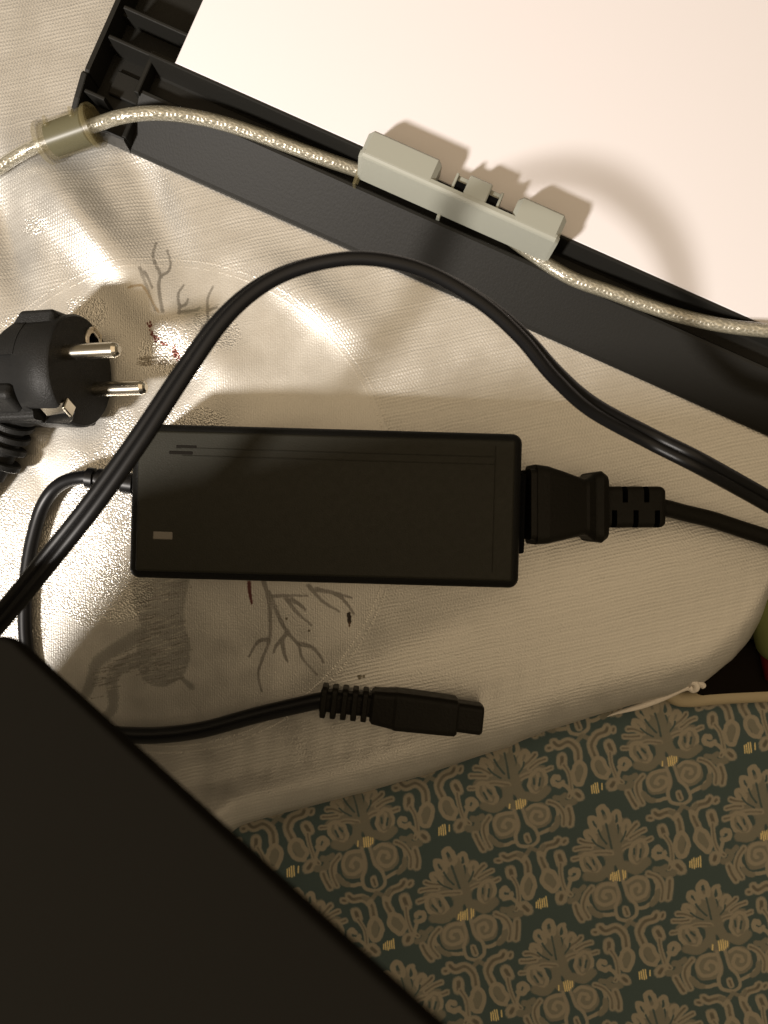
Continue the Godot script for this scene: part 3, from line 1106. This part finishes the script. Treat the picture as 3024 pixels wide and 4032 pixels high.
func connector_cord() -> void:
	var from: Vector3 = Vector3(-0.02184, 0.00700, 0.06456)
	var to: Vector3 = Vector3(0.03615, 0.00640, 0.07056)
	var t := thing("connector_cord", "black cord ending in a ribbed plug that lies loose below the adapter", "connector", from)
	var turn := Basis(Quaternion(Vector3.RIGHT, (to - from).normalized()))
	var relief := obj("strain_relief", loft([[0, 3.6, 3.6, 2, 0, 0], [17.5, 3.8, 3.8, 2, 0, 0]]), mats.black_rubber, t)
	relief.transform.basis = turn
	for k in 5:
		var rib := obj("rib", loft([[0, 5.0, 4.9, 2, 0, 0], [0.3, 5.4, 5.2, 2, 0, 0], [1.7, 5.4, 5.2, 2, 0, 0], [2.0, 5.0, 4.9, 2, 0, 0]]), mats.black_rubber, t)
		rib.transform = Transform3D(turn, turn * Vector3((0.3 + 3.5 * k) * MM, 0, 0))
	var body := obj("plug_body", loft([[17.3, 4.9, 4.6, 2.2, 0, 0], [18.2, 5.7, 5.4, 2.2, 0.1, 0], [25, 6.3, 6.1, 2.2, 0.3, 0.2], [26, 6.6, 6.3, 2.2, 0.4, 0.2], [40, 6.4, 6.2, 2.4, 0.6, 0.3], [46.5, 6.2, 5.9, 2.4, 0.8, 0.3], [47.2, 5.6, 5.4, 2.2, 0.8, 0.3]]), mats.black_rubber, t)
	body.transform.basis = turn
	var nose := obj("nose", loft([[47.0, 5.0, 4.7, 2, 0.6, 0.2], [55.2, 5.0, 4.6, 2, 0.9, 0.2], [55.9, 4.5, 4.2, 2, 0.9, 0.2]]), mats.black_rubber, t)
	nose.transform.basis = turn
	var groove := obj("side_grip", rounded_box(Vector3(0.0225, 0.0032, 0.0034), 0.0012, Vector3(0.0355, 0.0030, 0.0052), 3), mats.adapter_plastic, body)
	groove.rotation_degrees.x = -8
	var inv := t.transform.affine_inverse()
	var pts := []
	for p in [Vector3(-0.10378, 0.00300, 0.07580), Vector3(-0.09758, 0.00300, 0.07704), Vector3(-0.09050, 0.00300, 0.07766), Vector3(-0.07810, 0.00300, 0.07775), Vector3(-0.06301, 0.00320, 0.07575), Vector3(-0.04519, 0.00400, 0.07078), Vector3(-0.03179, 0.00550, 0.06726), Vector3(-0.02184, 0.00700, 0.06482), Vector3(-0.01852, 0.00700, 0.06491)]:
		pts.append(inv * p)
	obj("cord", tube(pts, 0.0029, 10), mats.cable_rubber, t)


# ---------------------------------------------------------------- mains plug
func add_csg(parent: Node3D, called: String, s: Shape, way: int, where: Transform3D, m: Material = mats.plug_rubber) -> void:
	var o := CSGMesh3D.new()
	o.name = called
	o.mesh = s.done()
	o.material = m
	o.operation = way
	parent.add_child(o, true)
	o.transform = where


func plug() -> void:
	var t := thing("mains_plug", "black round two-pin mains plug on its side at the left edge, pins pointing right", "plug", Vector3(-0.09934, 0.02000, -0.04625))
	t.basis = Basis(Vector3.BACK, deg_to_rad(14.0)) * Basis(Vector3.RIGHT, deg_to_rad(-30.0))
	# body: a drum with a slanted back, notched above and below for the earth contacts
	var inv := t.transform.affine_inverse()
	var body := CSGCombiner3D.new()
	body.name = "body"
	add_csg(body, "drum", lathe([Vector2(-0.032, 0.0), Vector2(-0.032, 0.0162), Vector2(-0.0135, 0.0170), Vector2(-0.0132, 0.0181), Vector2(-0.0008, 0.0184), Vector2(0.0, 0.0177), Vector2(0.0, 0.0)], 64), CSGShape3D.OPERATION_UNION, Transform3D())
	# the flat-sided housing behind the face
	add_csg(body, "housing", rounded_box(Vector3(0.0300, 0.025, 0.0350), 0.0014), CSGShape3D.OPERATION_UNION, Transform3D(Basis(Vector3.RIGHT, deg_to_rad(30.0)), Vector3(-0.0178, 0.0, -0.0004) + Vector3(0, -0.0006, -0.0009)))
	# a hood over the far half of the drum
	var hood := CSGCombiner3D.new()
	hood.name = "hood"
	add_csg(hood, "shell", lathe([Vector2(-0.0318, 0.0), Vector2(-0.0318, 0.0182), Vector2(-0.0125, 0.0183), Vector2(-0.0125, 0.0)], 64), CSGShape3D.OPERATION_UNION, Transform3D())
	add_csg(hood, "below", rounded_box(Vector3(0.06, 0.06, 0.03), 0.001), CSGShape3D.OPERATION_SUBTRACTION, Transform3D(Basis(Vector3.RIGHT, deg_to_rad(30.0)), Vector3(-0.02, 0, 0)) * Transform3D(Basis(), Vector3(0, 0, 0.0120)))
	body.add_child(hood)
	for s in [-1.0, 1.0]:
		add_csg(body, "notch", rounded_box(Vector3(0.011, 0.0078, 0.008), 0.0004), CSGShape3D.OPERATION_SUBTRACTION, Transform3D(Basis(), Vector3(-0.0045, 0, 0.0180 if s > 0.0 else -0.0212)))
	add_csg(body, "earth_hole", lathe([Vector2(-0.006, 0.0), Vector2(-0.006, 0.0028), Vector2(0.001, 0.0028), Vector2(0.001, 0.0)], 24), CSGShape3D.OPERATION_SUBTRACTION, Transform3D(Basis(), Vector3(0, 0, -0.0128)), mats.slot_black)
	var away := Vector3(-0.82, 0, -0.57)
	var cut_at: Vector3 = Vector3(-0.12080, 0.02000, -0.05744)
	add_csg(body, "slant", rounded_box(Vector3(0.05, 0.08, 0.12), 0.001), CSGShape3D.OPERATION_SUBTRACTION, inv * Transform3D(Basis(away, Vector3.UP, away.cross(Vector3.UP)), cut_at + away * 0.025))
	t.add_child(body)
	for s in [-1.0, 1.0]:
		var pin := obj("pin", lathe([Vector2(-0.001, 0.0), Vector2(-0.001, 0.0025), Vector2(0.0172, 0.0025), Vector2(0.0184, 0.0020), Vector2(0.0189, 0.0011), Vector2(0.0189, 0.0)], 28), mats.nickel, t)
		pin.position = Vector3(0, s * 0.0095, 0)
	# earth contacts: a ring round the earth hole with a lug beside it, and a bent strip in the near notch
	var ring := Shape.new()
	ring.add(lathe([Vector2(-0.003, 0.0028), Vector2(0.0005, 0.0028), Vector2(0.0006, 0.0031), Vector2(0.0006, 0.0046), Vector2(0.0004, 0.0048), Vector2(-0.003, 0.0048)], 28), Transform3D(Basis(), Vector3(0, 0, -0.0128)))
	ring.add(rounded_box(Vector3(0.0010, 0.0058, 0.0026), 0.0004), Transform3D(Basis(), Vector3(0.0001, 0, -0.0164)))
	obj("earth_contact", ring, mats.nickel, t)
	var strip := Shape.new()
	strip.add(rounded_box(Vector3(0.0090, 0.0052, 0.0008), 0.0003), Transform3D(Basis(Vector3.UP, deg_to_rad(10.0)), Vector3(-0.0045, 0, 0.0150)))
	strip.add(rounded_box(Vector3(0.0012, 0.0052, 0.0042), 0.0004), Transform3D(Basis(), Vector3(0.0002, 0, 0.0148)))
	obj("earth_contact", strip, mats.nickel, t)
	# finger grip on the near flank
	obj("grip", rounded_box(Vector3(0.0095, 0.016, 0.006), 0.0022, Vector3(-0.0185, 0.0035, 0.0152)), mats.plug_rubber, t)
	# cord leaving at an angle, with a ribbed sleeve
	var pts := []
	for p in [Vector3(-0.11913, 0.01500, -0.03875), Vector3(-0.12468, 0.01200, -0.03357), Vector3(-0.12858, 0.00900, -0.02655), Vector3(-0.13164, 0.00800, -0.01881), Vector3(-0.13645, 0.00700, -0.01013), Vector3(-0.14393, 0.00600, -0.00053)]:
		pts.append(inv * p)
	var path := curve_through(pts, 12)
	var o := round_outline(0.0052, 20)
	var sleeve := obj("sleeve", sweep(path.slice(0, 46), o, o, func(_f): return 0.0, func(f): return lerpf(1.15, 0.85, f)), mats.plug_rubber, t)
	for k in 5:
		var i := 10 + k * 7
		var rib := obj("rib", lathe([Vector2(-0.0012, 0.0), Vector2(-0.0012, 0.0072), Vector2(-0.0008, 0.0077), Vector2(0.0008, 0.0077), Vector2(0.0012, 0.0072), Vector2(0.0012, 0.0)], 28), mats.plug_rubber, sleeve)
		rib.transform = Transform3D(Basis(Quaternion(Vector3.RIGHT, (path[i + 1] - path[i]).normalized())), path[i])
	obj("cord", tube(pts.slice(2), 0.0033), mats.cable_rubber, t)


# ---------------------------------------------------------------- cables
func black_cable() -> void:
	# twin cord: two cores side by side with a groove between them
	var outline := PackedVector2Array()
	var outward := PackedVector2Array()
	var r := 0.00185
	var off := 0.00135
	for side in [1.0, -1.0]:
		for k in 15:
			var a := deg_to_rad(lerpf(-136.0, 136.0, k / 14.0)) + (0.0 if side > 0 else PI)
			outward.append(Vector2.from_angle(a))
			outline.append(Vector2.from_angle(a) * r + Vector2(off * side, 0))
	var pts := [Vector3(-0.13364, 0.06800, 0.06461), Vector3(-0.11502, 0.07200, 0.04242), Vector3(-0.10188, 0.07400, 0.02837), Vector3(-0.08843, 0.07700, 0.01323), Vector3(-0.07530, 0.08000, -0.00190), Vector3(-0.06272, 0.08200, -0.01846), Vector3(-0.05066, 0.08300, -0.03610), Vector3(-0.04102, 0.08400, -0.04882), Vector3(-0.03162, 0.08400, -0.05706), Vector3(-0.02106, 0.08400, -0.06195), Vector3(-0.00818, 0.08400, -0.06427), Vector3(0.00362, 0.08300, -0.06340), Vector3(0.01436, 0.08100, -0.06020), Vector3(0.02661, 0.07800, -0.05381), Vector3(0.03693, 0.07400, -0.04616), Vector3(0.04676, 0.06800, -0.03728), Vector3(0.05924, 0.05800, -0.02973), Vector3(0.07721, 0.05100, -0.02175), Vector3(0.08963, 0.05400, -0.01482), Vector3(0.10640, 0.04600, -0.00772), Vector3(0.12078, 0.04000, -0.00109), Vector3(0.15199, 0.03000, 0.01481), Vector3(0.23275, 0.02000, 0.06211), Vector3(0.31888, 0.01000, 0.09373)]
	var roll := func(f: float) -> float: return deg_to_rad(lerpf(12.0, 74.0, smoothstep(0.12, 0.45, f)) - 74.0 * smoothstep(0.50, 0.80, f))
	var s := sweep(curve_through(pts, 12), outline, outward, roll, func(_f): return 1.0)
	tag(obj("twin_cable", s, mats.cable_rubber), "black twin cable arching high across the picture above the adapter", "cable")


func clear_cable() -> void:
	var t := thing("braided_cable", "clear jacketed silver braided cable with a bead, lying along the rim of the plastic tray", "cable", Vector3(-0.10732, 0.00900, -0.12919))
	var inv := t.transform.affine_inverse()
	var pts := []
	for p in [Vector3(-0.15691, 0.00300, -0.10768), Vector3(-0.14427, 0.00350, -0.11501), Vector3(-0.13497, 0.00450, -0.11876), Vector3(-0.12728, 0.00600, -0.12254), Vector3(-0.11858, 0.00800, -0.12571), Vector3(-0.10696, 0.01000, -0.12874), Vector3(-0.09618, 0.01300, -0.13075), Vector3(-0.08792, 0.01700, -0.13112), Vector3(-0.07990, 0.01850, -0.13160), Vector3(-0.07235, 0.01850, -0.13169), Vector3(-0.06334, 0.01750, -0.13106), Vector3(-0.05342, 0.01650, -0.12924), Vector3(-0.04343, 0.01550, -0.12647), Vector3(-0.03081, 0.01450, -0.12224), Vector3(-0.01811, 0.01350, -0.11805), Vector3(-0.00962, 0.01200, -0.11575), Vector3(0.00327, 0.01100, -0.11150), Vector3(0.01620, 0.01100, -0.10633), Vector3(0.02933, 0.00900, -0.10151), Vector3(0.04053, 0.00950, -0.09493), Vector3(0.05040, 0.01250, -0.08658), Vector3(0.06260, 0.01550, -0.07804), Vector3(0.07519, 0.01600, -0.07333), Vector3(0.08777, 0.01640, -0.06866), Vector3(0.10010, 0.01740, -0.06454), Vector3(0.11210, 0.01900, -0.06149), Vector3(0.12378, 0.02100, -0.05956), Vector3(0.14016, 0.02150, -0.05812), Vector3(0.16478, 0.02200, -0.05603), Vector3(0.20622, 0.02200, -0.04940), Vector3(0.26538, 0.02080, -0.03463)]:
		pts.append(inv * p)
	obj("braid", tube(pts, 0.0019, 10, 18), mats.braid, t)
	obj("jacket", tube(pts, 0.00238, 10, 18), mats.clear_jacket, t)
	# the bead: a ferrite core inside a clear snap-on shell
	var d := (inv * Vector3(-0.09618, 0.01300, -0.13075) - inv * Vector3(-0.11858, 0.00800, -0.12571)).normalized()
	var turn := Basis(Quaternion(Vector3.RIGHT, d))
	var bead := obj("bead_shell", lathe([Vector2(-0.0088, 0.0026), Vector2(-0.0088, 0.0062), Vector2(-0.0084, 0.0066), Vector2(0.0084, 0.0066), Vector2(0.0088, 0.0062), Vector2(0.0088, 0.0026)], 32), mats.clear_shell, t)
	bead.transform.basis = turn
	obj("core", lathe([Vector2(-0.0068, 0.0020), Vector2(-0.0068, 0.0056), Vector2(0.0068, 0.0056), Vector2(0.0068, 0.0020)], 28), mats.ferrite, bead)
	for x in [-0.0092, 0.0092]:
		obj("end_rim", lathe([Vector2(x - 0.0012, 0.0024), Vector2(x - 0.0012, 0.0069), Vector2(x - 0.0008, 0.0074), Vector2(x + 0.0008, 0.0074), Vector2(x + 0.0012, 0.0069), Vector2(x + 0.0012, 0.0024)], 32), mats.clear_shell, bead)
	for x in [-0.0048, 0.0050]:
		obj("snap_tab", rounded_box(Vector3(0.0013, 0.0018, 0.0036), 0.0004, Vector3(x, 0.0058, -0.0034), 3), mats.clear_shell, bead)


# a thick plate whose outline (mm) has rounded corners and whose rims are rounded over
func plate(outline: Array, corner: float, thick: float, rim: float) -> Shape:
	var s := Shape.new()
	var pts := PackedVector2Array()
	var outs := PackedVector2Array()
	var c := outline.size()
	for k in c:
		var p: Vector2 = outline[k]
		var d0: Vector2 = (p - outline[(k + c - 1) % c]).normalized()
		var d1: Vector2 = (outline[(k + 1) % c] - p).normalized()
		var n0 := Vector2(d0.y, -d0.x)
		var n1 := Vector2(d1.y, -d1.x)
		var half := acos(clampf(n0.dot(n1), -1, 1)) / 2.0
		var centre := p - (n0 + n1).normalized() * (corner / cos(half))
		for m in 9:
			var nn := n0.rotated(n0.angle_to(n1) * m / 8.0)
			pts.append(centre + nn * corner)
			outs.append(nn)
	var rings := []
	var norms := []
	for m in 13:
		var a := lerpf(PI / 2.0, -PI / 2.0, m / 12.0)
		var ring := PackedVector3Array()
		var norm := PackedVector3Array()
		for k in pts.size():
			var q := pts[k] - outs[k] * rim * (1.0 - cos(a))
			var y := rim * sin(a) + (thick / 2.0 - rim) * signf(sin(a) + 1e-9)
			ring.append(Vector3(q.x, y, q.y) * MM)
			norm.append(Vector3(outs[k].x * cos(a), sin(a), outs[k].y * cos(a)))
		rings.append(ring)
		norms.append(norm)
	var t := pts.size()
	for m in 12:
		for k in t:
			var k2 := (k + 1) % t
			s.tri(rings[m][k], rings[m][k2], rings[m + 1][k2], norms[m][k], norms[m][k2], norms[m + 1][k2])
			s.tri(rings[m][k], rings[m + 1][k2], rings[m + 1][k], norms[m][k], norms[m + 1][k2], norms[m + 1][k])
	for e in [0, 12]:
		var out := Vector3.UP if e == 0 else Vector3.DOWN
		for k in range(1, t - 1):
			s.tri(rings[e][0], rings[e][k], rings[e][k + 1], out, out, out)
	return s


func dark_case() -> void:
	# a slab tilted up towards the viewer; its blunt corner is the far left one
	var corner := Vector3(-0.0768, 0.125, 0.0246)
	var e1 := Vector3(0.0844, 0.065, 0.0415).normalized()
	var up := Vector3(-0.34373, 0.76820, -0.54011)
	up = (up - e1 * up.dot(e1)).normalized()
	var ez := e1.cross(up)
	var outline := [Vector2(0, 0), Vector2(250, 0), Vector2(200, 300), Vector2(-60, 330), Vector2(-68, 150), Vector2(-61, 90), Vector2(-55, 34)]
	var m := obj("dark_case", plate(outline, 13.0, 4.4, 2.1), mats.case_matte)
	m.transform = Transform3D(Basis(e1, up, ez), corner - up * 0.0022)
	tag(m, "large dark brown matte slab with a rounded corner across the lower left", "case")


func right_margin() -> void:
	var cord := obj("cream_cord", tube([Vector3(0.10316, -0.01800, 0.06485), Vector3(0.10867, -0.01750, 0.06901), Vector3(0.11417, -0.01700, 0.06956), Vector3(0.12166, -0.01680, 0.06876), Vector3(0.13299, -0.01680, 0.06801), Vector3(0.14622, -0.01680, 0.06772), Vector3(0.17833, -0.01680, 0.06838), Vector3(0.25389, -0.01680, 0.07405), Vector3(0.34835, -0.01680, 0.08350)], 0.0030), mats.cream_cord)
	tag(cord, "cream cord lying on the brocade beside the corner of the silvery cloth", "cord")
	var green := obj("green_fabric", rounded_box(Vector3(0.16, 0.016, 0.034), 0.0075, Vector3.ZERO, 6), mats.green_fabric)
	green.transform = Transform3D(Basis(Vector3.UP, deg_to_rad(14.0)), Vector3(0.21079, -0.00900, 0.02018))
	tag(green, "green fabric at the right edge beside the silvery cloth", "fabric")
	var black := obj("black_strap", rounded_box(Vector3(0.15, 0.006, 0.020), 0.0025, Vector3.ZERO, 4), mats.black_fabric)
	black.transform = Transform3D(Basis(Vector3.UP, deg_to_rad(3.0)), Vector3(0.18972, -0.01690, 0.05499))
	tag(black, "black strap between the green fabric and the cream cord", "strap")
	var red := obj("red_ribbon", rounded_box(Vector3(0.03, 0.004, 0.012), 0.0018, Vector3.ZERO, 4), mats.red_fabric)
	red.transform = Transform3D(Basis(Vector3.UP, deg_to_rad(12.0)), Vector3(0.15320, -0.01180, 0.05336))
	tag(red, "small dark red piece of fabric on the black strap at the right edge", "ribbon")
